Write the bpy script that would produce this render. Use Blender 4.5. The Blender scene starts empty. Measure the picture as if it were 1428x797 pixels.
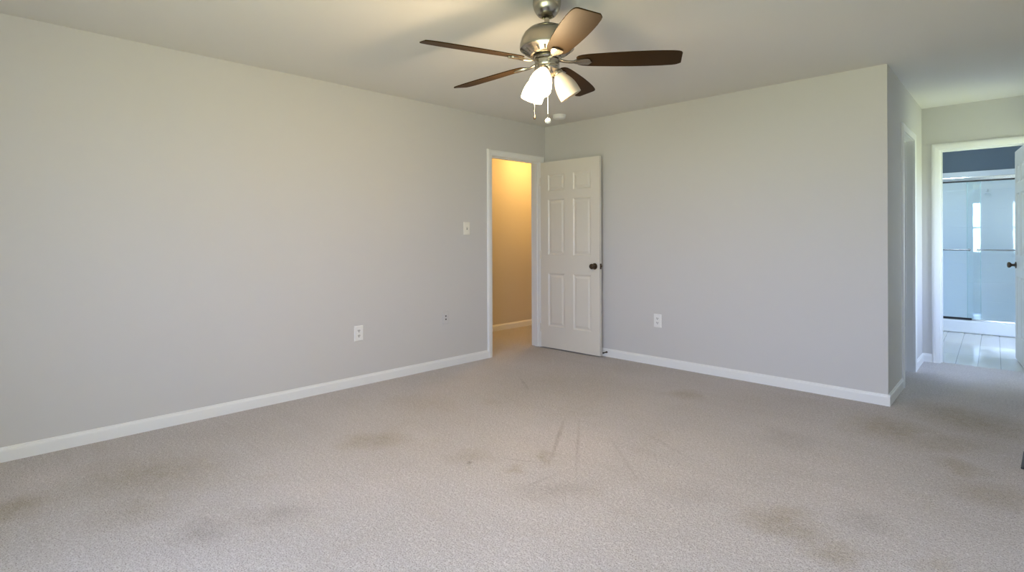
import bpy, bmesh, math, random
from mathutils import Vector, Matrix

PI = math.pi
S = bpy.context.scene
COL = S.collection
R = math.radians

# ------------------------------------------------------------------ camera
CAM = Vector((4.1088, -4.7186, 1.2106))
YAW, ROLL, FPX, HOR = -0.775898, 0.003575, 777.84, 330.83
cam_d = bpy.data.cameras.new('camera')
cam = bpy.data.objects.new('camera', cam_d)
COL.objects.link(cam)
cam_d.sensor_fit = 'HORIZONTAL'
cam_d.sensor_width = 36.0
cam_d.lens = 36.0 * FPX / 1428.0
cam_d.shift_y = -(398.5 - HOR) / 1428.0
cam_d.clip_start = 0.02
right = Vector((math.cos(YAW), -math.sin(YAW), 0))
fwd = Vector((math.sin(YAW), math.cos(YAW), 0))
up = Vector((0, 0, 1))
c, s = math.cos(ROLL), math.sin(ROLL)
cr = right * c - up * s
cu = up * c + right * s
cam.matrix_world = Matrix(((cr.x, cu.x, -fwd.x, CAM.x), (cr.y, cu.y, -fwd.y, CAM.y), (cr.z, cu.z, -fwd.z, CAM.z), (0, 0, 0, 1)))
S.camera = cam

# ------------------------------------------------------------------ colour management, world, lights
S.view_settings.view_transform = 'Standard'
S.view_settings.look = 'None'
S.view_settings.gamma = 1.0
S.view_settings.use_curve_mapping = False
S.view_settings.exposure = 0.80
try:
    S.cycles.diffuse_bounces = 8
    S.cycles.max_bounces = 14
    S.cycles.transparent_max_bounces = 16
    S.cycles.caustics_reflective = False
    S.cycles.caustics_refractive = False
    S.cycles.sample_clamp_indirect = 6.0
except Exception:
    pass

SKY = (0.66, 0.84, 1.32); SKY_K = 11.6
LAWN = (0.90, 1.0, 0.60); LAWN_K = 8.8
w = bpy.data.worlds.new('daylight')
S.world = w
w.use_nodes = True
nt = w.node_tree
nt.nodes.clear()
out = nt.nodes.new('ShaderNodeOutputWorld')
tc = nt.nodes.new('ShaderNodeTexCoord')
sx = nt.nodes.new('ShaderNodeSeparateXYZ')
nt.links.new(tc.outputs['Generated'], sx.inputs[0])
mr = nt.nodes.new('ShaderNodeMapRange')
mr.inputs['From Min'].default_value = -0.12
mr.inputs['From Max'].default_value = 0.10
nt.links.new(sx.outputs['Z'], mr.inputs['Value'])
mx = nt.nodes.new('ShaderNodeMix'); mx.data_type = 'RGBA'
mx.inputs[6].default_value = (*[v * LAWN_K for v in LAWN], 1)
mx.inputs[7].default_value = (*[v * SKY_K for v in SKY], 1)
nt.links.new(mr.outputs[0], mx.inputs[0])
bg = nt.nodes.new('ShaderNodeBackground')
nt.links.new(mx.outputs[2], bg.inputs[0])
nt.links.new(bg.outputs[0], out.inputs[0])

def portal(name, loc, rot, sx_, sy_):
    l = bpy.data.lights.new(name, 'AREA'); l.shape = 'RECTANGLE'; l.size = sx_; l.size_y = sy_
    l.cycles.is_portal = True
    o = bpy.data.objects.new(name, l); COL.objects.link(o); o.location = loc; o.rotation_euler = rot
    return o

def point(name, loc, energy, color, radius):
    l = bpy.data.lights.new(name, 'POINT'); l.energy = energy; l.color = color; l.shadow_soft_size = radius
    o = bpy.data.objects.new(name, l); COL.objects.link(o); o.location = loc
    return o

# bedroom window and added corner window (in the wall behind the camera) and the bathroom window
FY = -5.7
WINS = [(2.30, 3.40), (3.95, 4.90)]  # last window is unseen, added to lighten the right side of the room
WZ0, WZ1 = 0.75, 2.1
for a, b in WINS:
    portal('window_portal', ((a + b) / 2, FY - 0.13, (WZ0 + WZ1) / 2), (R(90), 0, 0), b - a, WZ1 - WZ0)
BWX, BWY0, BWY1, BWZ0, BWZ1 = 5.0, 2.45, 3.55, 0.95, 2.1
portal('window_portal', (BWX + 0.13, (BWY0 + BWY1) / 2, (BWZ0 + BWZ1) / 2), (R(90), 0, R(90)), BWY1 - BWY0, BWZ1 - BWZ0)

HWX, HWY0, HWY1, HWZ0, HWZ1 = 4.25, 1.32, 1.80, 0.50, 1.90      # hallway window
portal('window_portal', (HWX + 0.13, (HWY0 + HWY1) / 2, (HWZ0 + HWZ1) / 2), (R(90), 0, R(90)), HWY1 - HWY0, HWZ1 - HWZ0)

# ------------------------------------------------------------------ materials
def mat(name, col, rough=0.5, metal=0.0, spec=0.5, emit=None, ek=0.0, coat=0.0):
    m = bpy.data.materials.new(name); m.use_nodes = True
    b = m.node_tree.nodes['Principled BSDF']
    b.inputs['Base Color'].default_value = (*col, 1)
    b.inputs['Roughness'].default_value = rough
    b.inputs['Metallic'].default_value = metal
    b.inputs['Specular IOR Level'].default_value = spec
    b.inputs['Coat Weight'].default_value = coat
    if emit:
        b.inputs['Emission Color'].default_value = (*emit, 1)
        b.inputs['Emission Strength'].default_value = ek
    return m

def add_noise_bump(m, scale, strength, dist=0.002, detail=3, vec='Object'):
    t = m.node_tree
    b = t.nodes['Principled BSDF']
    tcn = t.nodes.new('ShaderNodeTexCoord')
    n = t.nodes.new('ShaderNodeTexNoise'); n.inputs['Scale'].default_value = scale; n.inputs['Detail'].default_value = detail
    t.links.new(tcn.outputs[vec], n.inputs['Vector'])
    bp = t.nodes.new('ShaderNodeBump'); bp.inputs['Strength'].default_value = strength; bp.inputs['Distance'].default_value = dist
    t.links.new(n.outputs[0], bp.inputs['Height'])
    t.links.new(bp.outputs[0], b.inputs['Normal'])
    return m

WALLC = (0.60, 0.593, 0.58)
m_wall = add_noise_bump(mat('wall_paint', WALLC, 0.75, spec=0.25), 180, 0.12, 0.001)
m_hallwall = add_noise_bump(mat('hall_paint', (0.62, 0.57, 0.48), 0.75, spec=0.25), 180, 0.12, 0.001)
m_ceil = add_noise_bump(mat('ceiling_paint', (0.74, 0.73, 0.69), 0.9, spec=0.15), 220, 0.2, 0.001)
m_trim = mat('trim_paint', (0.80, 0.81, 0.80), 0.35)
m_door = add_noise_bump(mat('door_paint', (0.72, 0.69, 0.62), 0.38), 260, 0.06, 0.0006)
m_plate = mat('white_plastic', (0.82, 0.82, 0.80), 0.35)
m_ivory = mat('ivory_plastic', (0.80, 0.78, 0.70), 0.35)
m_slot = mat('dark_slot', (0.05, 0.05, 0.05), 0.6)
m_bathwall = mat('bath_paint', (0.15, 0.19, 0.245), 0.7, spec=0.3)
m_bathwhite = mat('bath_white_paint', (0.7, 0.74, 0.78), 0.7, spec=0.3)
m_acryl = mat('white_acrylic', (0.80, 0.83, 0.88), 0.18)
m_chrome = mat('chrome', (0.78, 0.79, 0.80), 0.14, 1.0)
m_satin = mat('satin_chrome', (0.34, 0.35, 0.37), 0.22, 1.0)
m_bronze = mat('aged_bronze', (0.115, 0.085, 0.06), 0.28, 1.0)
m_black = mat('dark_metal', (0.03, 0.03, 0.03), 0.5, 0.4)

# brushed nickel: fine streaks around the turned parts
m_nickel = mat('brushed_nickel', (0.42, 0.39, 0.33), 0.28, 1.0)
m_nickel.node_tree.nodes['Principled BSDF'].inputs['Anisotropic'].default_value = 0.75
tg = m_nickel.node_tree.nodes.new('ShaderNodeTangent'); tg.direction_type = 'RADIAL'; tg.axis = 'Z'
m_nickel.node_tree.links.new(tg.outputs[0], m_nickel.node_tree.nodes['Principled BSDF'].inputs['Tangent'])
t = m_nickel.node_tree
tcn = t.nodes.new('ShaderNodeTexCoord'); mp = t.nodes.new('ShaderNodeMapping'); mp.inputs['Scale'].default_value = (4, 4, 260)
nz = t.nodes.new('ShaderNodeTexNoise'); nz.inputs['Scale'].default_value = 3
t.links.new(tcn.outputs['Object'], mp.inputs[0]); t.links.new(mp.outputs[0], nz.inputs['Vector'])
mrn = t.nodes.new('ShaderNodeMapRange'); mrn.inputs['To Min'].default_value = 0.16; mrn.inputs['To Max'].default_value = 0.32
t.links.new(nz.outputs[0], mrn.inputs[0]); t.links.new(mrn.outputs[0], t.nodes['Principled BSDF'].inputs['Roughness'])

# espresso blades, faint grain
m_blade = mat('espresso_wood', (0.022, 0.016, 0.012), 0.55, spec=0.12)
t = m_blade.node_tree
t.nodes['Principled BSDF'].inputs['Specular Tint'].default_value = (1.0, 0.68, 0.36, 1)
tcn = t.nodes.new('ShaderNodeTexCoord'); mp = t.nodes.new('ShaderNodeMapping'); mp.inputs['Scale'].default_value = (3, 60, 3)
nz = t.nodes.new('ShaderNodeTexNoise'); nz.inputs['Scale'].default_value = 2; nz.inputs['Detail'].default_value = 4
t.links.new(tcn.outputs['Object'], mp.inputs[0]); t.links.new(mp.outputs[0], nz.inputs['Vector'])
cr_ = t.nodes.new('ShaderNodeValToRGB')
cr_.color_ramp.elements[0].color = (0.023, 0.0130, 0.0055, 1); cr_.color_ramp.elements[1].color = (0.034, 0.0185, 0.0070, 1)
t.links.new(nz.outputs[0], cr_.inputs[0]); t.links.new(cr_.outputs[0], t.nodes['Principled BSDF'].inputs['Base Color'])

# frosted shades
def shade_mat(name, emit, k):
    m = mat(name, (0.64, 0.60, 0.54), 0.3, emit=emit, ek=k)
    return m
m_shade_lit = shade_mat('frosted_glass_lit', (1.0, 0.72, 0.40), 13.0)
m_shade_off = shade_mat('frosted_glass_unlit', (1.0, 0.8, 0.55), 0.0)
t = m_shade_off.node_tree; b = t.nodes['Principled BSDF']
tr = t.nodes.new('ShaderNodeBsdfTranslucent'); tr.inputs[0].default_value = (0.85, 0.8, 0.72, 1)
ms = t.nodes.new('ShaderNodeMixShader'); ms.inputs[0].default_value = 0.4
t.links.new(b.outputs[0], ms.inputs[1]); t.links.new(tr.outputs[0], ms.inputs[2])
t.links.new(ms.outputs[0], t.nodes['Material Output'].inputs[0])
m_bulb = mat('bulb_glass', (0.9, 0.9, 0.88), 0.3)
m_bulb_lit = mat('bulb_lit', (1, 0.9, 0.7), 0.3, emit=(1.0, 0.78, 0.48), ek=20.0)

# shower glass: thin clear sheet, light passes, surface reflects
def thin_glass(name, tint):
    m = bpy.data.materials.new(name); m.use_nodes = True
    t = m.node_tree; t.nodes.clear()
    o = t.nodes.new('ShaderNodeOutputMaterial')
    g = t.nodes.new('ShaderNodeBsdfGlossy'); g.inputs['Roughness'].default_value = 0.02
    tp = t.nodes.new('ShaderNodeBsdfTransparent'); tp.inputs[0].default_value = (*tint, 1)
    lw = t.nodes.new('ShaderNodeLayerWeight'); lw.inputs['Blend'].default_value = 0.5
    pw = t.nodes.new('ShaderNodeMath'); pw.operation = 'POWER'; pw.inputs[1].default_value = 5.0
    t.links.new(lw.outputs['Facing'], pw.inputs[0])
    fr = t.nodes.new('ShaderNodeMath'); fr.operation = 'MULTIPLY_ADD'; fr.inputs[1].default_value = 0.8; fr.inputs[2].default_value = 0.045
    t.links.new(pw.outputs[0], fr.inputs[0])
    mxs = t.nodes.new('ShaderNodeMixShader')
    t.links.new(fr.outputs[0], mxs.inputs[0]); t.links.new(tp.outputs[0], mxs.inputs[1]); t.links.new(g.outputs[0], mxs.inputs[2])
    t.links.new(mxs.outputs[0], o.inputs[0])
    return m
m_glass = thin_glass('shower_glass', (0.95, 0.985, 0.99))
m_pane = thin_glass('window_glass', (0.97, 0.98, 0.98))
m_glass_edge = mat('glass_edge', (0.25, 0.45, 0.46), 0.15)

# carpet: tufted beige pile with worn, soiled patches
m_carpet = mat('carpet', (0.5, 0.45, 0.4), 0.95, spec=0.1)
t = m_carpet.node_tree; b = t.nodes['Principled BSDF']
L = t.links.new
def N(k, **kw):
    n = t.nodes.new(k)
    for a, v in kw.items(): setattr(n, a, v)
    return n
tcn = N('ShaderNodeTexCoord')
P = tcn.outputs['Object']
def noise(scale, detail=3, rough=0.5, vec=None, dist=0.0):
    n = N('ShaderNodeTexNoise'); n.inputs['Scale'].default_value = scale; n.inputs['Detail'].default_value = detail
    n.inputs['Roughness'].default_value = rough; n.inputs['Distortion'].default_value = dist
    L(vec if vec else P, n.inputs['Vector']); return n
def ramp(src, lo, hi, a=0.0, bb=1.0):
    m_ = N('ShaderNodeMapRange'); m_.inputs['From Min'].default_value = lo; m_.inputs['From Max'].default_value = hi
    m_.inputs['To Min'].default_value = a; m_.inputs['To Max'].default_value = bb
    L(src, m_.inputs[0]); return m_.outputs[0]
def mixc(fac, A, B, mode='MIX'):
    m_ = N('ShaderNodeMix'); m_.data_type = 'RGBA'; m_.blend_type = mode
    if isinstance(fac, float): m_.inputs[0].default_value = fac
    else: L(fac, m_.inputs[0])
    for i, v in ((6, A), (7, B)):
        if isinstance(v, tuple): m_.inputs[i].default_value = (*v, 1)
        else: L(v, m_.inputs[i])
    return m_.outputs[2]
def math_(op, A, B):
    m_ = N('ShaderNodeMath'); m_.operation = op
    for i, v in ((0, A), (1, B)):
        if isinstance(v, (int, float)): m_.inputs[i].default_value = v
        else: L(v, m_.inputs[i])
    return m_.outputs[0]
CARPET = (0.592, 0.560, 0.562)
SOIL = (0.40, 0.345, 0.235)
colr = mixc(ramp(noise(1.1, 4, 0.6).outputs[0], 0.35, 0.65), CARPET, (0.545, 0.515, 0.505))
colr = mixc(ramp(noise(2.3, 5, 0.65, dist=0.6).outputs[0], 0.56, 0.80, 0, 0.25), colr, SOIL)
# tuft grain
g1 = noise(185, 3, 0.75)
g2 = noise(60, 3, 0.6)
vor = N('ShaderNodeTexVoronoi'); vor.inputs['Scale'].default_value = 100; L(P, vor.inputs['Vector'])
colr = mixc(ramp(g1.outputs[0], 0.36, 0.52, 1.0, 0.0), colr, (0.20, 0.17, 0.15))
colr = mixc(ramp(g2.outputs[0], 0.48, 0.70, 0.0, 0.40), colr, (0.80, 0.765, 0.755))
# worn spots: (x, y, half length, half width, turn, strength, kind): S soil, G flattened darker pile, L cleaner pile
STAINS = [
    (0.78, -4.00, 0.418, 0.312, 0.776, 0.55, 'S'),
    (0.76, -4.50, 0.160, 0.179, 0.776, 0.80, 'S'),
    (1.15, -4.11, 0.208, 0.177, 0.776, 0.50, 'S'),
    (1.59, -3.97, 0.112, 0.096, 0.776, 0.60, 'G'),
    (1.65, -3.71, 0.172, 0.097, 0.776, 0.40, 'G'),
    (1.18, -2.91, 0.214, 0.147, 0.776, 0.60, 'S'),
    (1.78, -2.70, 0.126, 0.131, 0.776, 0.45, 'S'),
    (1.84, -2.74, 0.019, 0.024, 0.776, 1.00, 'G'),
    (2.08, -2.62, 0.056, 0.073, 0.776, 0.70, 'S'),
    (2.10, -2.42, 0.047, 0.089, 0.776, 0.60, 'S'),
    (1.11, -1.35, 0.811, 0.615, 0.776, 0.35, 'S'),
    (2.07, -0.73, 0.132, 0.142, 0.776, 0.60, 'S'),
    (2.92, -1.17, 0.157, 0.187, 0.776, 0.40, 'G'),
    (3.35, -0.56, 0.263, 0.283, 0.776, 0.80, 'S'),
    (3.68, 0.00, 0.309, 0.408, 0.776, 0.80, 'S'),
    (3.61, -0.64, 0.316, 0.185, 0.776, 0.55, 'S'),
    (3.73, -0.99, 0.106, 0.140, 0.776, 0.60, 'S'),
    (3.88, -1.30, 0.209, 0.190, 0.776, 0.55, 'S'),
    (3.27, -2.24, 0.158, 0.171, 0.776, 0.65, 'S'),
    (3.49, -2.32, 0.144, 0.101, 0.776, 0.65, 'S'),
    (3.77, -2.17, 0.101, 0.056, 0.776, 0.50, 'S'),
    (3.54, -1.99, 0.097, 0.098, 0.776, 0.35, 'G'),
    (2.40, -2.64, 0.224, 0.108, 0.776, 0.40, 'G'),
    (0.81, -2.21, 0.316, 0.254, 0.776, 0.30, 'S'),
    (2.86, -2.26, 0.203, 0.154, 0.776, 0.30, 'G'),
    (1.14, -1.87, 0.158, 0.144, 0.776, 0.35, 'S'),
    (2.06, -2.17, 0.398, 0.344, 0.776, 0.50, 'L'),
    (3.39, -1.73, 0.306, 0.216, 0.776, 0.40, 'L'),
    (1.65, -3.36, 0.380, 0.202, 0.776, 0.35, 'L'),
    (3.22, -1.44, 0.383, 0.172, 0.776, 0.35, 'L'),
    (0.44, -4.34, 0.218, 0.178, 0.776, 0.40, 'L'),
    (2.56, -1.66, 0.253, 0.239, 0.776, 0.30, 'L'),
    (1.95, -2.13, 0.352, 0.016, -0.996, 0.70, 'G'),
    (2.10, -2.13, 0.414, 0.012, -0.935, 0.50, 'G'),
    (0.94, -1.35, 0.252, 0.012, -0.626, 0.60, 'G'),
    (2.42, -2.13, 0.408, 0.012, -0.735, 0.35, 'G'),
    (2.03, -2.52, 0.112, 0.010, 0.474, 0.40, 'G'),
    (2.26, -2.66, 0.219, 0.014, 1.488, 0.40, 'G'),
    (2.44, -1.76, 0.242, 0.012, -0.430, 0.30, 'G'),
]
wob = noise(4.5, 5, 0.7)
wobv = N('ShaderNodeVectorMath'); wobv.operation = 'MULTIPLY_ADD'; L(wob.outputs[1], wobv.inputs[0])
wobv.inputs[1].default_value = (0.34, 0.34, 0.0); wobv.inputs[2].default_value = (-0.17, -0.17, 0.0)
tot = {}
for (px, py, ra, rb, an, ps, kd) in STAINS:
    thin = rb < 0.03
    src = P
    if not thin:
        ad = N('ShaderNodeVectorMath'); ad.operation = 'ADD'; L(P, ad.inputs[0]); L(wobv.outputs[0], ad.inputs[1]); src = ad.outputs[0]
    mpn = N('ShaderNodeMapping'); mpn.vector_type = 'TEXTURE'
    mpn.inputs['Location'].default_value = (px, py, 0); mpn.inputs['Rotation'].default_value = (0, 0, an); mpn.inputs['Scale'].default_value = (ra, rb, 1)
    L(src, mpn.inputs[0])
    ln_ = N('ShaderNodeVectorMath'); ln_.operation = 'LENGTH'; L(mpn.outputs[0], ln_.inputs[0])
    v = ramp(ln_.outputs['Value'], 1.25, 0.25, 0.0, ps)
    tot[kd] = v if kd not in tot else math_('MAXIMUM', tot[kd], v)
rag = ramp(noise(14, 4, 0.7).outputs[0], 0.3, 0.6, 0.45, 1.0)
colr = mixc(tot['L'], colr, (1.2, 1.17, 1.18), 'MULTIPLY')
colr = mixc(math_('MULTIPLY', tot['S'], rag), colr, (0.66, 0.60, 0.45), 'MULTIPLY')
colr = mixc(math_('MULTIPLY', tot['G'], rag), colr, (0.60, 0.575, 0.54), 'MULTIPLY')
# lint-brushed tracks towards the doorway
mp = N('ShaderNodeMapping'); mp.inputs['Rotation'].default_value = (0, 0, R(-52)); mp.inputs['Scale'].default_value = (0.7, 7.0, 1)
L(P, mp.inputs[0])
colr = mixc(ramp(noise(1.4, 3, 0.6, mp.outputs[0]).outputs[0], 0.50, 0.72, 0, 0.22), colr, (0.40, 0.365, 0.34))
L(colr, b.inputs['Base Color'])
hgt = math_('ADD', math_('MULTIPLY', g1.outputs[0], 0.7), math_('MULTIPLY', g2.outputs[0], 0.9))
hgt = math_('SUBTRACT', hgt, math_('MULTIPLY', vor.outputs['Distance'], 0.4))
bp = N('ShaderNodeBump'); bp.inputs['Strength'].default_value = 0.7; bp.inputs['Distance'].default_value = 0.010
L(hgt, bp.inputs['Height']); L(bp.outputs[0], b.inputs['Normal'])
b.inputs['Sheen Weight'].default_value = 0.15

# bathroom tile
m_tile = mat('white_floor_tile', (0.80, 0.81, 0.80), 0.12)
t = m_tile.node_tree; b = t.nodes['Principled BSDF']; L = t.links.new
tcn = N('ShaderNodeTexCoord'); mp = N('ShaderNodeMapping'); mp.inputs['Rotation'].default_value = (0, 0, R(90 - 3.6)); mp.inputs['Location'].default_value = (0.10, 0.065, 0)
br = N('ShaderNodeTexBrick'); br.offset = 0.0
br.inputs['Color1'].default_value = (0.62, 0.61, 0.58, 1); br.inputs['Color2'].default_value = (0.58, 0.57, 0.55, 1); br.inputs['Mortar'].default_value = (0.28, 0.28, 0.27, 1)
br.inputs['Scale'].default_value = 1.0; br.inputs['Mortar Size'].default_value = 0.003; br.inputs['Brick Width'].default_value = 0.75; br.inputs['Row Height'].default_value = 0.163
L(tcn.outputs['Object'], mp.inputs[0]); L(mp.outputs[0], br.inputs['Vector']); L(br.outputs[0], b.inputs['Base Color'])
bp = N('ShaderNodeBump'); bp.invert = True; bp.inputs['Strength'].default_value = 0.5; bp.inputs['Distance'].default_value = 0.002
L(br.outputs['Fac'], bp.inputs['Height']); L(bp.outputs[0], b.inputs['Normal'])

# ------------------------------------------------------------------ mesh helpers
def nb(): return bmesh.new()

def box(bm, x0, x1, y0, y1, z0, z1, M=None):
    vs = [bm.verts.new((x, y, z)) for z in (z0, z1) for y in (y0, y1) for x in (x0, x1)]
    if M:
        for v in vs: v.co = M @ v.co
    for f in ((0, 2, 3, 1), (4, 5, 7, 6), (0, 1, 5, 4), (2, 6, 7, 3), (0, 4, 6, 2), (1, 3, 7, 5)):
        bm.faces.new([vs[i] for i in f])
    return vs

def prism(bm, poly, z0, z1):
    lo = [bm.verts.new((x, y, z0)) for x, y in poly]; hi = [bm.verts.new((x, y, z1)) for x, y in poly]
    n = len(poly)
    bm.faces.new(lo[::-1]); bm.faces.new(hi)
    for i in range(n): bm.faces.new((lo[i], lo[(i + 1) % n], hi[(i + 1) % n], hi[i]))

def extrude_profile(bm, prof, p0, p1, nrm, z=(0, 0, 1)):
    """prof: list of (out, up); swept from p0 to p1, out along nrm."""
    p0, p1, nrm, z = Vector(p0), Vector(p1), Vector(nrm).normalized(), Vector(z)
    A = [bm.verts.new(p0 + nrm * o + z * u) for o, u in prof]
    B = [bm.verts.new(p1 + nrm * o + z * u) for o, u in prof]
    n = len(prof)
    for i in range(n): bm.faces.new((A[i], A[(i + 1) % n], B[(i + 1) % n], B[i]))
    bm.faces.new(A[::-1]); bm.faces.new(B)

def lathe(bm, prof, seg=48, M=None, closed=False):
    rings = []
    for r, z in prof:
        if r < 1e-6:
            v = bm.verts.new((0, 0, z)); rings.append([v])
        else:
            rings.append([bm.verts.new((r * math.cos(2 * PI * i / seg), r * math.sin(2 * PI * i / seg), z)) for i in range(seg)])
    pairs = list(zip(rings, rings[1:]))
    if closed: pairs.append((rings[-1], rings[0]))
    for a, bq in pairs:
        for i in range(seg):
            j = (i + 1) % seg
            if len(a) == 1 and len(bq) == 1: continue
            if len(a) == 1: bm.faces.new((a[0], bq[i], bq[j]))
            elif len(bq) == 1: bm.faces.new((a[i], a[j], bq[0]))
            else: bm.faces.new((a[i], a[j], bq[j], bq[i]))
    if M:
        for ring in rings:
            for v in ring: v.co = M @ v.co

def tube(bm, pts, r, seg=12, caps=True):
    pts = [Vector(p) for p in pts]
    rs = r if isinstance(r, (list, tuple)) else [r] * len(pts)
    rings = []
    ref = None
    for i, p in enumerate(pts):
        d = (pts[min(i + 1, len(pts) - 1)] - pts[max(i - 1, 0)]).normalized()
        if ref is None: ref = Vector((0, 0, 1)) if abs(d.z) < 0.9 else Vector((1, 0, 0))
        u = d.cross(ref).normalized(); ref2 = u.cross(d).normalized(); ref = ref2
        rings.append([bm.verts.new(p + u * rs[i] * math.cos(2 * PI * k / seg) + ref2 * rs[i] * math.sin(2 * PI * k / seg)) for k in range(seg)])
    for a, bq in zip(rings, rings[1:]):
        for k in range(seg): bm.faces.new((a[k], a[(k + 1) % seg], bq[(k + 1) % seg], bq[k]))
    if caps: bm.faces.new(rings[0][::-1]); bm.faces.new(rings[-1])

def obj(name, bm, m, parent=None, smooth=False, bevel=0.0, label=None, loc=None, M=None):
    bmesh.ops.recalc_face_normals(bm, faces=bm.faces[:])
    me = bpy.data.meshes.new(name); bm.to_mesh(me); bm.free()
    o = bpy.data.objects.new(name, me); COL.objects.link(o)
    if m: me.materials.append(m)
    if smooth:
        for p in me.polygons: p.use_smooth = True
        try: me.set_sharp_from_angle(angle=R(38))
        except Exception: pass
    if bevel:
        md = o.modifiers.new('bevel', 'BEVEL'); md.width = bevel; md.segments = 2; md.limit_method = 'ANGLE'; md.angle_limit = R(40)
        md.harden_normals = False
    if parent: o.parent = parent
    if loc: o.location = loc
    if M: o.matrix_local = M
    if label: o['label'] = label
    return o

def tag(o, label, cat, group=None, kind=None):
    o['label'] = label; o['category'] = cat
    if group: o['group'] = group
    if kind: o['kind'] = kind
    return o

def empty(name, loc, rotz=0.0):
    o = bpy.data.objects.new(name, None); COL.objects.link(o); o.location = loc; o.rotation_euler = (0, 0, rotz)
    o.empty_display_size = 0.05
    return o

# ------------------------------------------------------------------ room geometry
H = 2.44
T = 0.12
HX0, HX1 = 3.235, 3.160            # bedroom corner of the hallway wall, its far end
HD = 1.92                          # hallway depth
def hx(y): return HX0 + (HX1 - HX0) * y / HD
RX = 5.0                           # right wall of the bedroom
RXH = 4.25                         # right wall of the hallway
BY1 = 5.25                         # back of the shower alcove
E0, E1, EH = -0.826, -0.088, 2.040   # entry opening on the left wall
C0, C1, CH = 0.70, 1.325, 2.055      # closet opening on the hallway wall
B0, B1, BH = 3.300, 3.915, 2.022     # bathroom opening on the far wall

# carpet floor
bm = nb()
prism(bm, [(-1.3, -5.85), (5.15, -5.85), (5.15, 1.985), (-1.3, 1.985)], -0.12, 0.0)
o = obj('floor', bm, m_carpet); tag(o, 'soiled beige carpet covering the bedroom and hallway floor', 'floor', kind='structure')
bm = nb(); prism(bm, [(1.9, 1.985), (5.15, 1.985), (5.15, 5.4), (1.9, 5.4)], -0.12, -0.002)
o = obj('floor_bathroom', bm, m_tile); tag(o, 'shiny white tiled floor seen through the bathroom doorway', 'floor', kind='structure')

bm = nb(); prism(bm, [(-1.3, -5.85), (5.15, -5.85), (5.15, 5.4), (-1.3, 5.4)], H, H + 0.1)
o = obj('ceiling', bm, m_ceil); tag(o, 'flat off-white ceiling above the bedroom', 'ceiling', kind='structure')

def wall(name, boxes, m, label):
    bm = nb()
    for bx in boxes: box(bm, *bx)
    o = obj(name, bm, m); tag(o, label, 'wall', kind='structure'); return o

wall('wall_left', [(-T, 0, FY, E0 - 0.012, 0, H), (-T, 0, E1 + 0.012, 1.985, 0, H), (-T, 0, E0 - 0.012, E1 + 0.012, EH + 0.012, H)], m_wall,
     'long plain grey wall with the light switch and the warm lit doorway')
bm = nb(); prism(bm, [(0, 0), (HX0, 0), (hx(T), T), (0, T)], 0, H)
o = obj('wall_back', bm, m_wall); tag(o, 'plain grey wall behind the open six-panel door', 'wall', kind='structure')

def hall_seg(bm, y0, y1, z0, z1):
    prism(bm, [(hx(y0) - T, y0), (hx(y0), y0), (hx(y1), y1), (hx(y1) - T, y1)], z0, z1)
bm = nb()
hall_seg(bm, T, C0 - 0.012, 0, H); hall_seg(bm, C1 + 0.012, HD, 0, H); hall_seg(bm, C0 - 0.012, C1 + 0.012, CH + 0.012, H)
o = obj('wall_hallway', bm, m_wall); tag(o, 'narrow grey hallway wall with the closet doorway', 'wall', kind='structure')

wall('wall_far', [(HX1 - 1.3, B0 - 0.012, HD, HD + T, 0, H), (B1 + 0.012, RX, HD, HD + T, 0, H), (B0 - 0.012, B1 + 0.012, HD, HD + T, BH + 0.012, H)], m_wall,
     'end wall of the hallway around the bathroom doorway')
wall('wall_right', [(RX, RX + T, FY, -1.35, 0, H),
                    (RXH, RX + T, -1.35, -1.23, 0, H), (RXH, RXH + T, -1.23, HWY0, 0, H), (RXH, RXH + T, HWY1, HD, 0, H),
                    (RXH, RXH + T, HWY0, HWY1, 0, HWZ0), (RXH, RXH + T, HWY0, HWY1, HWZ1, H)], m_wall,
     'grey wall along the far side of the hallway')
bxs = []
xs = [(-0.12, WINS[0][0]), (WINS[0][1], WINS[1][0]), (WINS[1][1], RX + T)]
for a, b_ in xs: bxs.append((a, b_, FY - T, FY, 0, H))
for a, b_ in WINS: bxs += [(a, b_, FY - T, FY, 0, WZ0), (a, b_, FY - T, FY, WZ1, H)]
wall('wall_front', bxs, m_wall, 'grey window wall opposite the open door')
# landing beyond the entry door
wall('wall_landing', [(-1.11 - T, -1.11, -5.85, 1.985, 0, H), (-1.11, -T, -3.0, -2.88, 0, H), (-1.11, -T, 1.865, 1.985, 0, H)], m_hallwall,
     'warm lit landing wall seen through the open entry doorway')
# closet
wall('wall_closet', [(1.9, 1.9 + T, T, HD, 0, H)], m_wall, 'closet wall behind the hallway doorway')
# bathroom
wall('wall_shower', [(1.9, 5.12, BY1, BY1 + T, 0, H)], m_bathwall, 'slate blue wall above the white shower surround')
bw = [(1.9, 2.02, HD + T, BY1, 0, H), (2.02, B0 - 0.10, HD + T, HD + T + 0.012, 0, H), (B1 + 0.10, BWX, HD + T, HD + T + 0.012, 0, H),
      (BWX, BWX + T, HD + T, BWY0, 0, H), (BWX, BWX + T, BWY1, BY1, 0, H), (BWX, BWX + T, BWY0, BWY1, 0, BWZ0), (BWX, BWX + T, BWY0, BWY1, BWZ1, H)]
wall('wall_bathroom', bw, m_bathwhite, 'pale bathroom wall around the shower')

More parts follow.
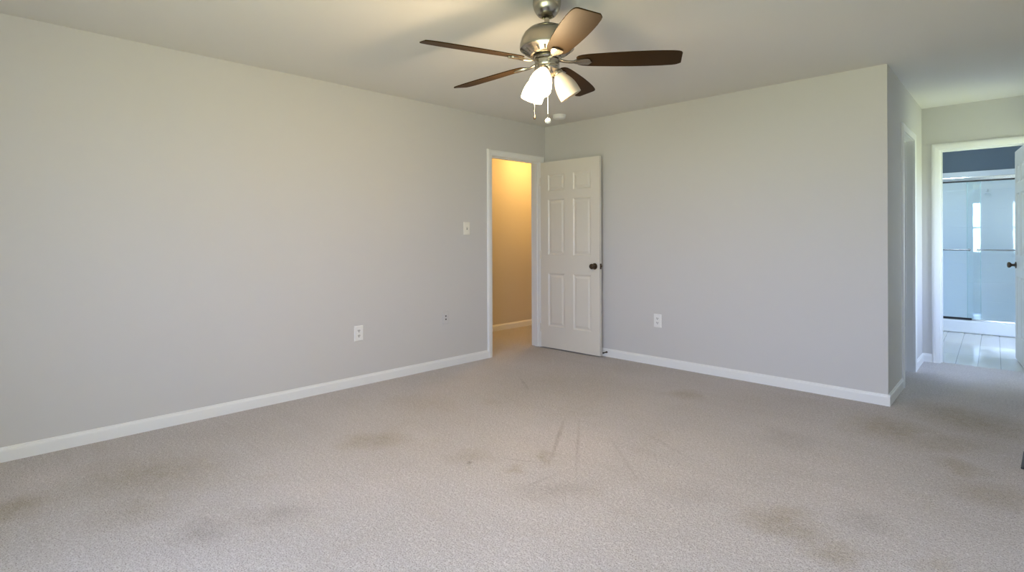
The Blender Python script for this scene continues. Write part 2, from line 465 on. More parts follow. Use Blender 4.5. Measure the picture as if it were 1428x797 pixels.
# windows: frame, meeting rail, muntins and glass (double hung)
def window(name, a, b_, z0, z1, place, label):
    """built in a local frame: width along x, glass in plane y=0"""
    root = empty(name, (0, 0, 0)); root.matrix_world = place
    tag(root, label, 'window', kind='structure')
    bm = nb(); wd = b_ - a
    for (x0, x1, q0, q1) in ((0, 0.04, z0, z1), (wd - 0.04, wd, z0, z1), (0.04, wd - 0.04, z0, z0 + 0.04), (0.04, wd - 0.04, z1 - 0.04, z1)):
        box(bm, x0, x1, -0.03, 0.03, q0, q1)
    zm = (z0 + z1) / 2; box(bm, 0.04, wd - 0.04, -0.025, 0.025, zm - 0.02, zm + 0.02)
    obj('window_frame', bm, m_trim, root)
    bm = nb()
    for f in (1 / 3, 2 / 3): box(bm, wd * f - 0.007, wd * f + 0.007, -0.012, 0.012, z0 + 0.04, z1 - 0.04)
    for f in (0.25, 0.75): box(bm, 0.04, wd - 0.04, -0.0115, 0.0115, z0 + (z1 - z0) * f - 0.007, z0 + (z1 - z0) * f + 0.007)
    obj('muntins', bm, m_trim, root)
    bm = nb(); box(bm, 0.03, wd - 0.03, -0.003, 0.003, z0 + 0.03, z1 - 0.03)
    obj('glass_pane', bm, m_pane, root)
for i, (a, b_) in enumerate(WINS):
    window('window_%d' % (i + 1), a, b_, WZ0, WZ1, Matrix.Translation((a, FY - 0.06, 0)), 'white divided-light window in the wall opposite the door' + [', the wider one in the middle', ', an unseen one added in the corner for light'][i])
window('window_3', BWY0, BWY1, BWZ0, BWZ1, Matrix.Translation((BWX + 0.06, BWY0, 0)) @ Matrix.Rotation(R(90), 4, 'Z'), 'white divided-light window beside the shower')

window('window_4', HWY0, HWY1, HWZ0, HWZ1, Matrix.Translation((HWX + 0.06, HWY0, 0)) @ Matrix.Rotation(R(90), 4, 'Z'), 'white divided-light window facing the closet doorway')

# ------------------------------------------------------------------ baseboards
BP = [(0, 0), (0.013, 0), (0.013, 0.058), (0.011, 0.066), (0.007, 0.070), (0.005, 0.078), (0, 0.080)]
def baseboard(name, runs, label, m=m_trim):
    bm = nb()
    for p0, p1, n in runs: extrude_profile(bm, BP, (*p0, 0), (*p1, 0), (*n, 0))
    o = obj(name, bm, m); tag(o, label, 'baseboard', kind='structure'); return o
hn = Vector((HD, HX0 - HX1)).normalized()   # hallway wall normal, pointing into the hallway
CW = 0.060
baseboard('baseboard_left', [((0, FY), (0, E0 - CW), (1, 0))], 'white baseboard along the long grey wall')
baseboard('baseboard_back', [((0.055, 0), (HX0 + 0.013, 0), (0, -1))], 'white baseboard running from the open door to the hallway corner')
baseboard('baseboard_hallway', [((hx(-0.013), -0.013), (hx(C0 - CW), C0 - CW), hn), ((hx(C1 + CW), C1 + CW), (hx(HD), HD), hn)], 'short white baseboards beside the closet doorway')
baseboard('baseboard_far', [((HX1, HD), (B0 - CW, HD), (0, -1)), ((B1 + CW, HD), (RXH, HD), (0, -1))], 'tiny white baseboard beside the bathroom doorway')
baseboard('baseboard_landing', [((-1.11, -2.88), (-1.11, 1.865), (1, 0))], 'thin baseboard at the foot of the warm lit landing wall')
baseboard('baseboard_right', [((RXH, -1.23), (RXH, HD), (-1, 0)), ((RX, FY), (RX, -1.35), (-1, 0))], 'white baseboard along the far side of the hallway')
baseboard('baseboard_front', [((0, FY), (RX, FY), (0, 1))], 'white baseboard under the windows')

# ------------------------------------------------------------------ doorway trim (casing + jamb + stop), built in a local frame:
# x along the wall (0..w is the opening), y = 0 on the near wall face, +y through the wall
CP = [(0, 0), (0.012, 0), (0.014, 0.010), (0.018, 0.030), (0.018, 0.046), (0.014, 0.056), (0.008, CW), (0, CW)]   # (out, away from the opening)
def door_trim(name, wdt, hgt, depth, stop_y, place, label, cut_left=CW, cut_right=CW, far=True):
    root = empty(name, (0, 0, 0)); root.matrix_world = place
    tag(root, label, 'door frame', kind='structure')
    faces = [(0.0, -1)] + ([(depth, 1)] if far else [])
    for y, sg in faces:
        bm = nb()
        for side, cut in ((-1, cut_left), (1, cut_right)):
            x = -0.004 if side < 0 else wdt + 0.004
            pr = [(o_, min(u_, cut)) for o_, u_ in CP]
            pr2 = [];
            for q in pr:
                if not pr2 or (abs(q[0] - pr2[-1][0]) + abs(q[1] - pr2[-1][1])) > 1e-6: pr2.append(q)
            # mitred top: the outer side of the profile runs higher than the inner
            A = [bm.verts.new((x + side * u_, y + sg * o_, 0)) for o_, u_ in pr2]
            B = [bm.verts.new((x + side * u_, y + sg * o_, hgt + 0.004 + u_)) for o_, u_ in pr2]
            n = len(pr2)
            for i in range(n): bm.faces.new((A[i], A[(i + 1) % n], B[(i + 1) % n], B[i]))
            bm.faces.new(A); bm.faces.new(B)
        A = [bm.verts.new((-0.004 - min(u_, cut_left), y + sg * o_, hgt + 0.004 + u_)) for o_, u_ in CP]
        B = [bm.verts.new((wdt + 0.004 + min(u_, cut_right), y + sg * o_, hgt + 0.004 + u_)) for o_, u_ in CP]
        n = len(CP)
        for i in range(n): bm.faces.new((A[i], A[(i + 1) % n], B[(i + 1) % n], B[i]))
        bm.faces.new(A); bm.faces.new(B)
        obj('casing', bm, m_trim, root)
    bm = nb()
    box(bm, -0.012, 0, 0, depth, 0, hgt + 0.012); box(bm, wdt, wdt + 0.012, 0, depth, 0, hgt + 0.012); box(bm, 0, wdt, 0, depth, hgt, hgt + 0.012)
    obj('jamb', bm, m_trim, root)
    bm = nb(); s0, s1 = stop_y
    box(bm, 0, 0.011, s0, s1, 0, hgt); box(bm, wdt - 0.011, wdt, s0, s1, 0, hgt); box(bm, 0.011, wdt - 0.011, s0, s1, hgt - 0.011, hgt)
    obj('door_stop_strip', bm, m_trim, root)
    return root

# entry: wall face x = 0, the opening runs along +y, through the wall is -x
pl = Matrix(((0, -1, 0, 0), (1, 0, 0, E0), (0, 0, 1, 0), (0, 0, 0, 1)))
door_trim('trim_1', E1 - E0, EH, T, (0.037, 0.072), pl, 'white frame of the warm lit entry doorway', cut_right=0.066)
# closet: wall face is the slanted hallway wall; through the wall is away from the hallway
d = Vector((HX1 - HX0, HD)).normalized()
pl = Matrix(((d.x, -hn.x, 0, hx(C0)), (d.y, -hn.y, 0, C0), (0, 0, 1, 0), (0, 0, 0, 1)))
door_trim('trim_2', (C1 - C0) / d.y, CH, T, (0.055, 0.090), pl, 'white frame of the closet doorway in the hallway wall')
pl = Matrix.Translation((B0, HD, 0))
door_trim('trim_3', B1 - B0, BH, T, (0.045, 0.080), pl, 'white frame of the bathroom doorway')

# ------------------------------------------------------------------ six-panel doors
def door_slab(bm, wdt, z0, z1, thick, px, pz):
    """slab 0..wdt by z0..z1, faces at y=0 and y=thick, moulded panels on both faces"""
    xs = sorted({0.0, wdt, *[v for p in px for v in p]}); zs = sorted({z0, z1, *[v for p in pz for v in p]})
    for y, sg in ((0.0, 1), (thick, -1)):
        grid = {(i, k): bm.verts.new((x, y, z)) for i, x in enumerate(xs) for k, z in enumerate(zs)}
        for i in range(len(xs) - 1):
            for k in range(len(zs) - 1):
                q = [grid[i, k], grid[i + 1, k], grid[i + 1, k + 1], grid[i, k + 1]]
                if (xs[i], xs[i + 1]) in px and (zs[k], zs[k + 1]) in pz:
                    prev = q
                    for ins, dep in ((0.004, 0.003), (0.012, 0.009), (0.020, 0.010), (0.040, 0.003), (0.044, 0.0025)):
                        cur = [bm.verts.new((x, y + sg * dep, z)) for x, z in ((xs[i] + ins, zs[k] + ins), (xs[i + 1] - ins, zs[k] + ins), (xs[i + 1] - ins, zs[k + 1] - ins), (xs[i] + ins, zs[k + 1] - ins))]
                        for j in range(4): bm.faces.new((prev[j], prev[(j + 1) % 4], cur[(j + 1) % 4], cur[j]))
                        prev = cur
                    bm.faces.new(prev)
                else: bm.faces.new(q)
        if y == 0.0: g0 = grid
        else: g1 = grid
    nx, nz_ = len(xs) - 1, len(zs) - 1
    for i in range(nx):
        bm.faces.new((g0[i, 0], g0[i + 1, 0], g1[i + 1, 0], g1[i, 0])); bm.faces.new((g0[i, nz_], g0[i + 1, nz_], g1[i + 1, nz_], g1[i, nz_]))
    for k in range(nz_):
        bm.faces.new((g0[0, k], g0[0, k + 1], g1[0, k + 1], g1[0, k])); bm.faces.new((g0[nx, k], g0[nx, k + 1], g1[nx, k + 1], g1[nx, k]))

KNOB = [(0, 0), (0.032, 0), (0.033, 0.003), (0.030, 0.008), (0.016, 0.011), (0.0125, 0.016), (0.0115, 0.028), (0.014, 0.034), (0.022, 0.039), (0.0275, 0.047),
        (0.0285, 0.054), (0.026, 0.061), (0.019, 0.066), (0.008, 0.068), (0, 0.068)]
def six_panel_door(name, wdt, place, label, px, pz, knob_x, knob_z, thick=0.035, z0=0.012, z1=2.030):
    root = empty(name, (0, 0, 0)); root.matrix_world = place
    tag(root, label, 'door', kind='structure')
    bm = nb(); door_slab(bm, wdt, z0, z1, thick, px, pz); obj('door_panel', bm, m_door, root)
    for y, rot in ((0.0, R(90)), (thick, R(-90))):
        bm = nb(); lathe(bm, KNOB, 32)
        obj('door_knob', bm, m_bronze, root, smooth=True, label='dark bronze round knob', M=Matrix.Translation((knob_x, y, knob_z)) @ Matrix.Rotation(rot, 4, 'X'))
    bm = nb(); box(bm, wdt, wdt + 0.0015, thick / 2 - 0.0125, thick / 2 + 0.0125, knob_z - 0.028, knob_z + 0.028)
    lp = obj('latch_plate', bm, m_bronze, root, label='dark bronze latch plate')
    bm = nb(); box(bm, wdt + 0.0015, wdt + 0.010, thick / 2 - 0.006, thick / 2 + 0.006, knob_z - 0.008, knob_z + 0.008); obj('latch_bolt', bm, m_bronze, lp)
    for z in (0.22, 1.02, 1.82):
        bm = nb(); lathe(bm, [(0, -0.045), (0.006, -0.045), (0.006, 0.045), (0, 0.045)], 12)
        obj('hinge', bm, m_door, root, smooth=True, M=Matrix.Translation((-0.006, -0.004, z)))
    return root

px = [(0.102, 0.327), (0.442, 0.670)]
pz = [(0.245, 0.822), (1.020, 1.620), (1.714, 1.892)]
door_place = Matrix.Translation((0.030, -0.105, 0)) @ Matrix.Rotation(R(0.8), 4, 'Z')
six_panel_door('door_1', 0.775, door_place, 'white six-panel door standing open against the back wall', px, pz, 0.716, 0.915)
# bathroom door: hinge at (3.905, 2.0), free edge swung into the bathroom
hb, fb = Vector((3.893, 2.035)), Vector((3.800, 2.645))
dv = (fb - hb); ln = dv.length; dv.normalize()
pl = Matrix(((dv.x, dv.y, 0, hb.x), (dv.y, -dv.x, 0, hb.y), (0, 0, 1, 0), (0, 0, 0, 1)))
pl = Matrix.Translation((hb.x, hb.y, 0)) @ Matrix.Rotation(math.atan2(dv.y, dv.x), 4, 'Z')
# local +y after this rotation points to -x (the seen side): the near face is y = thick
px2 = [(0.085, 0.275), (0.345, 0.535)]
six_panel_door('door_2', ln, pl @ Matrix.Translation((0, -0.035, 0)), 'white six-panel door swung into the bathroom', px2, pz, ln - 0.06, 0.925)

# ------------------------------------------------------------------ shower
SY = 4.20
GY = 4.27
AX0, AX1 = 2.55, 4.10
SKEW = 2.05
root = empty('shower_stall', (3.3, SY, 0))
tag(root, 'white shower stall with glass bypass doors at the end of the bathroom', 'shower')
def rel(bm): 
    for v in bm.verts: v.co -= Vector((3.3, SY, 0))
    return bm
bm = nb()
box(bm, AX0, AX1, SY, SY + 0.13, 0, 0.155); box(bm, AX0, AX1, SY + 0.13, BY1, 0, 0.06)
obj('shower_base', rel(bm), m_acryl, root, bevel=0.012)
bm = nb()
z0_, z1_ = 0.06, 2.10
# ribbed back panel: shallow horizontal steps
prof = []
n = 8
for i in range(n):
    za = z0_ + (z1_ - z0_) * i / n; zb = z0_ + (z1_ - z0_) * (i + 1) / n
    prof += [(0.020, za + 0.004), (0.020, zb - 0.004), (0.0185, zb)]
prof = [(0.0, z0_), (0.016, z0_)] + prof + [(0.0, z1_)]
extrude_profile(bm, prof, (AX0, BY1 - 0.002, 0), (AX1, BY1 - 0.002, 0), (0, -1, 0))
extrude_profile(bm, [(0, z0_), (0.02, z0_), (0.02, z1_), (0, z1_)], (AX0 - 0.02, SY, 0), (AX0 - 0.02, BY1, 0), (1, 0, 0))
extrude_profile(bm, [(0, z0_), (0.02, z0_), (0.02, z1_), (0, z1_)], (AX1 + 0.02, SY, 0), (AX1 + 0.02, BY1, 0), (-1, 0, 0))
obj('shower_surround', rel(bm), m_acryl, root, bevel=0.002)
# chrome header, bottom track and wall jambs
bm = nb(); box(bm, AX0, AX1, GY - 0.03, GY + 0.03, 1.895, 1.945); obj('header_rail', rel(bm), m_chrome, root, bevel=0.008, label='chrome header rail')
bm = nb(); box(bm, AX0 + 0.03, AX1 - 0.03, GY - 0.031, GY + 0.031, 1.884, 1.8975); obj('header_groove_strip', rel(bm), m_black, root, label='dark strip for the groove under the header rail')  # dark strip drawn in place of the rail's shaded underside groove
bm = nb(); box(bm, AX0 + 0.03, 3.33, GY - 0.032, GY - 0.0255, 0.160, 0.186); obj('bottom_guide', rel(bm), m_black, root, label='dark guide strip on the bottom track')
bm = nb(); box(bm, AX0, AX1, GY - 0.025, GY + 0.025, 0.155, 0.175); obj('bottom_track', rel(bm), m_chrome, root, bevel=0.003, label='chrome bottom track')
for xa in (AX0, AX1 - 0.025):
    bm = nb(); box(bm, xa, xa + 0.025, GY - 0.02, GY + 0.02, 0.175, 1.895); obj('side_jamb', rel(bm), m_chrome, root)
# two sliding glass panels, each with a towel bar
for (a, b_, yo, ba, bb_) in ((AX0 + 0.03, 3.415, -0.012, AX0 + 0.12, 3.315), (3.285, AX1 - 0.03, 0.012, 3.378, AX1 - 0.12)):
    bm = nb(); box(bm, a, b_, GY + yo - 0.004, GY + yo + 0.004, 0.176, 1.90)
    bmesh.ops.rotate(bm, verts=bm.verts[:], cent=((a + b_) / 2, GY + yo, 0), matrix=Matrix.Rotation(R(SKEW), 3, 'Z'))
    g = obj('glass_panel', rel(bm), m_glass, root)
    bm = nb(); e = b_ if yo < 0 else a
    box(bm, e - 0.002, e + 0.002, GY + yo - 0.0045, GY + yo + 0.0045, 0.176, 1.90); bmesh.ops.rotate(bm, verts=bm.verts[:], cent=((a + b_) / 2, GY + yo, 0), matrix=Matrix.Rotation(R(SKEW), 3, 'Z')); obj('glass_edge', rel(bm), m_glass_edge, g)
    bm = nb(); yb = GY + yo - 0.05
    tube(bm, [(ba, yb, 1.035), (bb_, yb, 1.035)], 0.009, 12)
    for xq in (ba + 0.012, bb_ - 0.012): tube(bm, [(xq, GY + yo - 0.004, 1.035), (xq, yb, 1.035)], 0.007, 12)
    for xq in (ba + 0.012, bb_ - 0.012): tube(bm, [(xq, GY + yo - 0.004, 1.035), (xq, GY + yo - 0.010, 1.035)], 0.016, 16)
    obj('towel_bar', rel(bm), m_satin, g, smooth=True, label='chrome towel bar')
# shower head on a short arm from the back panel
bm = nb()
hxx, hzz = 3.42, 1.80
tube(bm, [(hxx, BY1 - 0.022, hzz + 0.03), (hxx, BY1 - 0.05, hzz + 0.035), (hxx, BY1 - 0.085, hzz + 0.02), (hxx, BY1 - 0.105, hzz)], 0.008, 12)
obj('shower_arm', rel(bm), m_chrome, root, smooth=True)
bm = nb(); lathe(bm, [(0, 0.03), (0.010, 0.03), (0.014, 0.010), (0.030, -0.010), (0.032, -0.018), (0.028, -0.022), (0, -0.022)], 24)
obj('shower_head', bm, m_acryl, root, smooth=True, M=Matrix.Translation((hxx - 3.3, BY1 - 0.112 - SY, hzz - 0.012)) @ Matrix.Rotation(R(-40), 4, 'X'))

# ------------------------------------------------------------------ ceiling fan
FANX, FANY = 2.237, -2.550
fan = empty('ceiling_fan', (FANX, FANY, H))
tag(fan, 'brushed nickel ceiling fan with five dark blades and lit glass shades', 'ceiling fan')
def fz(z): return z - H
def turned(name, prof, m=m_nickel, parent=fan, seg=64, label=None):
    bm = nb(); lathe(bm, [(r, fz(z)) for r, z in prof], seg); return obj(name, bm, m, parent, smooth=True, label=label)
turned('canopy', [(0, H), (0.066, H), (0.070, H - 0.004), (0.0725, H - 0.030), (0.072, H - 0.042), (0.066, H - 0.065), (0.056, H - 0.083), (0.044, H - 0.097), (0.034, H - 0.103), (0.026, H - 0.104), (0.024, H - 0.094), (0, H - 0.094)])
turned('downrod', [(0, H - 0.09), (0.0135, H - 0.09), (0.0135, 2.282), (0, 2.282)])
mh = turned('motor_housing', [(0, 2.296), (0.026, 2.296), (0.060, 2.290), (0.092, 2.276), (0.115, 2.255), (0.130, 2.228), (0.138, 2.200), (0.140, 2.180), (0.138, 2.172), (0.130, 2.168), (0.126, 2.164),
                         (0.090, 2.141), (0.084, 2.139), (0, 2.139)])
# cooling slots around the lower cone of the housing
for i in range(20):
    a = 2 * PI * i / 20
    bm = nb()
    r0, z0, r1, z1 = 0.121, 2.1609, 0.099, 2.1468
    for dr in (1,):
        q = [(r0, -0.0065, z0 + 0.001), (r0, 0.0065, z0 + 0.001), (r1, 0.0045, z1 + 0.001), (r1, -0.0045, z1 + 0.001)]
        nn = Vector((0.54, 0, -0.84)) * 0.0025
        lo = [Vector(v) for v in q]; hi = [v + nn for v in lo]
        rot = Matrix.Rotation(a, 3, 'Z')
        V = [bm.verts.new(rot @ Vector((v.x, v.y, fz(v.z)))) for v in lo + hi]
        for f in ((0, 1, 2, 3), (4, 7, 6, 5), (0, 4, 5, 1), (1, 5, 6, 2), (2, 6, 7, 3), (3, 7, 4, 0)): bm.faces.new([V[k] for k in f])
    obj('vent_slot', bm, m_slot, mh)
turned('flywheel', [(0, 2.139), (0.062, 2.139), (0.072, 2.134), (0.074, 2.126), (0.070, 2.119), (0.062, 2.117), (0, 2.117)])
turned('switch_housing', [(0, 2.117), (0.059, 2.117), (0.063, 2.113), (0.064, 2.090), (0.062, 2.084), (0.064, 2.080), (0.063, 2.070), (0.056, 2.062), (0.046, 2.056), (0.042, 2.046), (0.034, 2.034), (0.018, 2.028), (0.010, 2.022), (0, 2.020)])

# blades with their irons; angle 0 is the direction to the right of the picture
BASE = math.atan2(right.y, right.x)
BL0, BL1, BZ = 0.150, 0.668, 2.112
def blade_outline():
    L_ = BL1 - BL0
    ts = [0, 0.02, 0.06, 0.12, 0.22, 0.36, 0.52, 0.68, 0.82, 0.92, 0.965, 0.99, 1.0]
    ws = [0.030, 0.042, 0.0505, 0.0555, 0.060, 0.065, 0.0690, 0.0705, 0.0695, 0.066, 0.062, 0.055, 0.046]
    return [(BL0 + L_ * t_, w_) for t_, w_ in zip(ts, ws)]
def blade_mesh(bm):
    ol = blade_outline()
    pts = [(x, -w_) for x, w_ in ol] + [(x + (0.006 if i == 0 else 0), w_) for i, (x, w_) in enumerate(reversed(ol))]
    th = 0.0055
    lo = [bm.verts.new((x, y, -th / 2)) for x, y in pts]; hi = [bm.verts.new((x, y, th / 2)) for x, y in pts]
    n = len(pts)
    bm.faces.new(lo[::-1]); bm.faces.new(hi)
    for i in range(n): bm.faces.new((lo[i], lo[(i + 1) % n], hi[(i + 1) % n], hi[i]))
def iron_mesh(bm):
    # neck from the flywheel, then a leaf-shaped plate under the blade root with three ribs
    st = [(0.060, 0.011, 0.000), (0.085, 0.0095, -0.006), (0.110, 0.009, -0.011), (0.135, 0.010, -0.0115), (0.150, 0.017, -0.010), (0.168, 0.024, -0.0088), (0.190, 0.0285, -0.0085), (0.208, 0.0285, -0.0085), (0.216, 0.023, -0.0082), (0.221, 0.008, -0.008)]
    top, bot = [], []
    cols = 7
    T_, B_ = [], []
    for x, w_, z in st:
        rt, rb = [], []
        for j in range(cols):
            f = -1 + 2 * j / (cols - 1)
            rib = 0.0022 if (j % 2 == 0 and x > 0.14) else 0.0
            rt.append(bm.verts.new((x + (0.006 * (1 - f * f) if x > 0.2 else 0), f * w_, z + 0.003)))
            rb.append(bm.verts.new((x + (0.006 * (1 - f * f) if x > 0.2 else 0), f * w_, z - 0.0035 - 0.004 * (1 - f * f) - rib)))
        T_.append(rt); B_.append(rb)
    for i in range(len(st) - 1):
        for j in range(cols - 1):
            bm.faces.new((T_[i][j], T_[i][j + 1], T_[i + 1][j + 1], T_[i + 1][j])); bm.faces.new((B_[i][j], B_[i + 1][j], B_[i + 1][j + 1], B_[i][j + 1]))
        bm.faces.new((T_[i][0], T_[i + 1][0], B_[i + 1][0], B_[i][0])); bm.faces.new((T_[i][-1], B_[i][-1], B_[i + 1][-1], T_[i + 1][-1]))
    for i in (0, -1):
        for j in range(cols - 1): bm.faces.new((T_[i][j], B_[i][j], B_[i][j + 1], T_[i][j + 1]))
bm = nb(); blade_mesh(bm)
blade0 = obj('blade', bm, m_blade, fan, bevel=0.0015)
bm = nb(); iron_mesh(bm)
iron0 = obj('blade_iron', bm, m_nickel, blade0, smooth=True, label='nickel blade iron')
PHASE, PITCH = -7.1, -12.5
for i in range(5):
    ob = blade0 if i == 0 else blade0.copy()
    ir = iron0 if i == 0 else iron0.copy()
    if i:
        COL.objects.link(ob); COL.objects.link(ir); ir.parent = ob
    ob.parent = fan
    a = BASE + R(PHASE + 72 * i)
    ob.matrix_local = Matrix.Translation((0, 0, fz(BZ))) @ Matrix.Rotation(a, 4, 'Z') @ Matrix.Rotation(R(0.8), 4, 'Y') @ Matrix.Rotation(R(PITCH), 4, 'X')
    ir.matrix_local = Matrix.Translation((0, 0, 0.004))

# light kit: three sockets with tulip shades; two of the bulbs burn
SH_OUT = [(0.019, 0.0), (0.024, -0.004), (0.030, -0.016), (0.041, -0.036), (0.050, -0.058), (0.0555, -0.080), (0.0580, -0.100), (0.0585, -0.118), (0.0575, -0.134)]
SH = SH_OUT + [(r - 0.003, z) for r, z in reversed(SH_OUT)]
TILT = 31
for ang, lit in ((8, False), (128, True), (248, True)):
    a = BASE + R(ang)
    dirv = Vector((math.cos(a), math.sin(a), 0))
    M_ = Matrix.Translation(dirv * 0.052 + Vector((0, 0, fz(2.060)))) @ Matrix.Rotation(a, 4, 'Z') @ Matrix.Rotation(R(-TILT), 4, 'Y')
    bm = nb(); lathe(bm, [(0, 0.022), (0.012, 0.022), (0.018, 0.016), (0.022, 0.004), (0.0265, -0.004), (0.027, -0.012), (0.024, -0.016), (0, -0.016)], 32)
    so = obj('light_socket', bm, m_nickel, fan, smooth=True, M=M_)
    bm = nb(); lathe(bm, SH, 48, closed=True)
    sh = obj('light_shade', bm, m_shade_lit if lit else m_shade_off, fan, smooth=True, M=M_ @ Matrix.Translation((0, 0, -0.010)),
             label='glowing white glass shade' if lit else 'unlit frosted glass shade')
    bm = nb(); lathe(bm, [(0, -0.016), (0.012, -0.016), (0.013, -0.035), (0.020, -0.052), (0.026, -0.070), (0.024, -0.086), (0.014, -0.097), (0, -0.100)], 24)
    obj('light_bulb', bm, m_bulb_lit if lit else m_bulb, so, smooth=True)
    if lit:
        p = (Matrix.Translation(fan.location) @ M_) @ Vector((0, 0, -0.155))
        pl_ = point('bulb_light', p, 15.0, (1.0, 0.74, 0.44), 0.045)

# pull chains
def chain(dx, dy, ztop, zend, bob):
    bm = nb(); tube(bm, [(dx, dy, fz(ztop)), (dx, dy, fz(zend))], 0.0011, 6)
    z = ztop
    while z > zend:
        lathe(bm, [(0, 0.0019), (0.0016, 0.001), (0.0019, 0), (0.0016, -0.001), (0, -0.0019)], 8, Matrix.Translation((dx, dy, fz(z)))); z -= 0.0046
    ch = obj('pull_chain', bm, m_nickel, fan, smooth=True)
    bm = nb()
    if bob == 'ball': 
        lathe(bm, [(0.0145 * math.sin(PI * i / 16), fz(zend) + 0.0145 * math.cos(PI * i / 16)) for i in range(17)], 24, Matrix.Translation((dx, dy, -0.012)))
        obj('pull_knob', bm, m_ivory, ch, smooth=True, label='round ivory pull knob')
    else:
        lathe(bm, [(0, 0.002), (0.002, 0.0), (0.003, -0.006), (0.0055, -0.018), (0.0058, -0.023), (0.004, -0.028), (0, -0.029)], 20, Matrix.Translation((dx, dy, fz(zend))))
        obj('pull_knob', bm, m_bronze, ch, smooth=True, label='small dark drop-shaped pull knob')
v = -fwd * 0.060
chain(v.x, v.y, 2.078, 1.806, 'ball')
v = -right * 0.064 + fwd * 0.012
chain(v.x, v.y, 2.075, 1.845, 'drop')

# ------------------------------------------------------------------ smoke detector
sd = empty('smoke_detector', (0.513, -0.369, H))
tag(sd, 'small round white smoke detector on the ceiling near the room corner', 'smoke detector')
bm = nb(); lathe(bm, [(0, 0), (0.068, 0), (0.068, -0.008), (0, -0.008)], 40); obj('mounting_base', bm, m_plate, sd, smooth=True)
bm = nb(); lathe(bm, [(0, -0.008), (0.060, -0.008), (0.060, -0.013), (0.064, -0.014), (0.064, -0.026), (0.056, -0.036), (0.036, -0.040), (0, -0.041)], 40); obj('cover', bm, m_plate, sd, smooth=True)
bm = nb(); lathe(bm, [(0, -0.041), (0.009, -0.041), (0.009, -0.044), (0, -0.044)], 16, Matrix.Translation((0.012, -0.01, 0))); obj('test_button', bm, m_ivory, sd, smooth=True)

# ------------------------------------------------------------------ wall plates (local frame: x along the wall, z up, -y out of the wall)
def plate_mesh(bm, w_, h_, d_=0.006):
    pr = [(w_ / 2, h_ / 2, 0.0), (w_ / 2, h_ / 2, d_ * 0.45), (w_ / 2 - 0.005, h_ / 2 - 0.005, d_)]
    rings = [[bm.verts.new((sx_ * a, -dd, sz_ * b_)) for sx_, sz_ in ((-1, -1), (1, -1), (1, 1), (-1, 1))] for a, b_, dd in pr]
    for p_, q_ in zip(rings, rings[1:]):
        for i in range(4): bm.faces.new((p_[i], p_[(i + 1) % 4], q_[(i + 1) % 4], q_[i]))
    bm.faces.new(rings[-1]); bm.faces.new(rings[0][::-1])
def screw(parent, x, z, d_=0.006, m=m_plate):
    bm = nb(); lathe(bm, [(0, 0), (0.0034, 0), (0.0030, 0.0012), (0, 0.0016)], 12); obj('screw', bm, m, parent, smooth=True, M=Matrix.Translation((x, -d_, z)) @ Matrix.Rotation(R(90), 4, 'X'))
def outlet(place, label):
    root = empty('wall_outlet', (0, 0, 0)); root.matrix_world = place
    tag(root, label, 'outlet')
    bm = nb(); plate_mesh(bm, 0.080, 0.125); obj('cover_plate', bm, m_plate, root)
    for z in (0.0205, -0.0205):
        bm = nb()
        pts = [(0.0165 * math.cos(t_) , max(-0.0135, min(0.0135, 0.0175 * math.sin(t_)))) for t_ in [2 * PI * k / 32 for k in range(32)]]
        lo = [bm.verts.new((x, -0.006, z + q)) for x, q in pts]; hi = [bm.verts.new((x * 0.96, -0.008, z + q * 0.96)) for x, q in pts]
        bm.faces.new(hi)
        for k in range(32): bm.faces.new((lo[k], lo[(k + 1) % 32], hi[(k + 1) % 32], hi[k]))
        fc = obj('receptacle', bm, m_plate, root)
        for x, hh in ((-0.0066, 0.0060), (0.0066, 0.0052)):
            bm = nb(); box(bm, x - 0.0024, x + 0.0024, -0.0086, -0.0079, z + 0.003 - hh, z + 0.003 + hh); obj('slot', bm, m_slot, fc)
        bm = nb(); lathe(bm, [(0, 0), (0.0036, 0), (0.0036, 0.0007), (0, 0.0007)], 14); obj('ground_hole', bm, m_slot, fc, M=Matrix.Translation((0, -0.0079, z - 0.0085)) @ Matrix.Rotation(R(90), 4, 'X'))
    screw(root, 0, 0)
ML = lambda y, z: Matrix(((0, -1, 0, 0), (1, 0, 0, y), (0, 0, 1, z), (0, 0, 0, 1)))      # plates on the left wall: out is +x
outlet(ML(-2.334, 0.429), 'white duplex outlet low on the long left grey wall')
outlet(Matrix.Translation((1.4025, 0, 0.421)), 'white duplex outlet low on the back wall right of the open door')
sw = empty('light_switch', (0, 0, 0)); sw.matrix_world = ML(-1.160, 1.300)
tag(sw, 'white toggle light switch beside the entry doorway', 'light switch')
bm = nb(); plate_mesh(bm, 0.080, 0.125); obj('cover_plate', bm, m_ivory, sw)
bm = nb(); box(bm, -0.005, 0.005, -0.0066, -0.006, -0.012, 0.012); fr_ = obj('toggle_slot', bm, m_slot, sw)
bm = nb(); box(bm, -0.0042, 0.0042, -0.020, -0.006, -0.004, 0.0045, Matrix.Rotation(R(-24), 4, 'X')); obj('toggle', bm, m_ivory, sw, bevel=0.001)
for z in (0.030, -0.030): screw(sw, 0, z, m=m_ivory)
pj = empty('phone_jack_plate', (0, 0, 0)); pj.matrix_world = ML(-1.425, 0.463)
tag(pj, 'wall-coloured jack plate with two dark holes left of the entry doorway', 'wall plate')
bm = nb(); plate_mesh(bm, 0.072, 0.118); obj('cover_plate', bm, m_wall, pj)
for z in (0.014, -0.016):
    bm = nb(); lathe(bm, [(0, 0), (0.0075, 0), (0.0070, 0.002), (0.0045, 0.0022), (0.0042, 0.0005), (0, 0.0005)], 20); obj('jack', bm, m_slot, pj, smooth=True, M=Matrix.Translation((0, -0.006, z)) @ Matrix.Rotation(R(90), 4, 'X'))

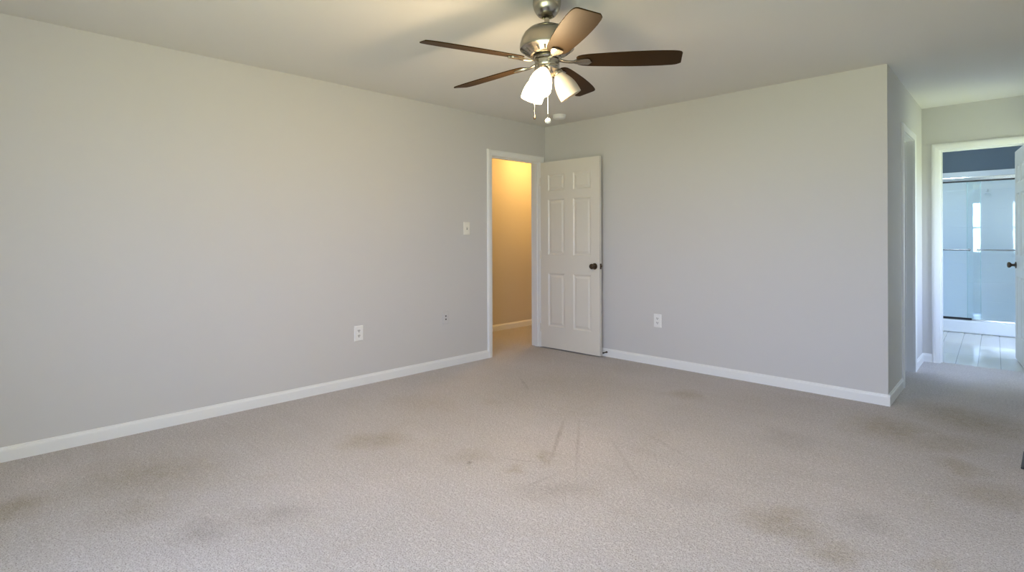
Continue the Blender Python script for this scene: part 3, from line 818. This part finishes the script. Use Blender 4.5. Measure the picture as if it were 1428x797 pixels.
# door stop on the back baseboard, by the free edge of the open door
ds = empty('door_stopper', (0.832, -0.013, 0.046))
tag(ds, 'small dark spring door stop on the baseboard at the open door edge', 'door stop')
bm = nb(); lathe(bm, [(0, 0), (0.010, 0), (0.010, 0.004), (0.005, 0.006), (0, 0.006)], 16); obj('mount', bm, m_bronze, ds, smooth=True, M=Matrix.Rotation(R(90), 4, 'X'))
bm = nb(); tube(bm, [(0.0052 * math.cos(k * 0.8), -0.006 - 0.0005 * k, 0.0052 * math.sin(k * 0.8)) for k in range(90)], 0.0011, 6); obj('spring', bm, m_bronze, ds, smooth=True)
bm = nb(); lathe(bm, [(0, 0.051), (0.007, 0.051), (0.008, 0.056), (0.0075, 0.064), (0, 0.066)], 16); obj('rubber_tip', bm, m_black, ds, smooth=True, M=Matrix.Rotation(R(90), 4, 'X'))

# floor register at the right edge of the picture
fr = empty('floor_register', (4.028, -0.655, 0.0))
tag(fr, 'dark metal floor register in the carpet at the hallway entrance', 'floor vent')
bm = nb()
for (x0, x1, y0, y1) in ((-0.065, -0.048, -0.15, 0.15), (0.048, 0.065, -0.15, 0.15), (-0.048, 0.048, -0.15, -0.133), (-0.048, 0.048, 0.133, 0.15)): box(bm, x0, x1, y0, y1, 0.0, 0.010)
obj('vent_frame', bm, m_black, fr, bevel=0.003)
for i in range(14):
    bm = nb(); y = -0.124 + i * 0.0191
    box(bm, -0.048, 0.048, -0.0035, 0.0035, 0.001, 0.008, Matrix.Translation((0, y, 0)) @ Matrix.Rotation(R(0), 4, 'X')); obj('louver', bm, m_black, fr)

# ------------------------------------------------------------------ landing lamp beyond the entry door
ll = empty('landing_lamp', (-0.60, 0.75, H))
tag(ll, 'round flush ceiling lamp lighting the landing beyond the doorway', 'ceiling lamp')
bm = nb(); lathe(bm, [(0, 0), (0.15, 0), (0.15, -0.02), (0.14, -0.025), (0, -0.025)], 40); obj('lamp_base', bm, m_nickel, ll, smooth=True)
bm = nb(); lathe(bm, [(0.135, -0.025), (0.13, -0.05), (0.10, -0.08), (0.05, -0.098), (0, -0.102)], 40); obj('lamp_shade', bm, mat('warm_lamp_glass', (0.9, 0.85, 0.7), 0.4, emit=(1.0, 0.58, 0.17), ek=47.0), ll, smooth=True)

bl = empty('bathroom_fill_lamp', (3.1, 3.7, H))  # unseen fill lamp, added to brighten the bathroom
tag(bl, 'unseen round ceiling lamp added to brighten the bathroom', 'ceiling lamp')
bm = nb(); lathe(bm, [(0, 0), (0.18, 0), (0.18, -0.02), (0.17, -0.025), (0, -0.025)], 40); obj('lamp_base', bm, m_chrome, bl, smooth=True)
bm = nb(); lathe(bm, [(0.165, -0.025), (0.16, -0.05), (0.12, -0.08), (0.06, -0.098), (0, -0.102)], 40); obj('lamp_shade', bm, mat('cool_fill_glass', (0.9, 0.9, 0.9), 0.4, emit=(0.68, 0.85, 1.0), ek=19.0), bl, smooth=True)
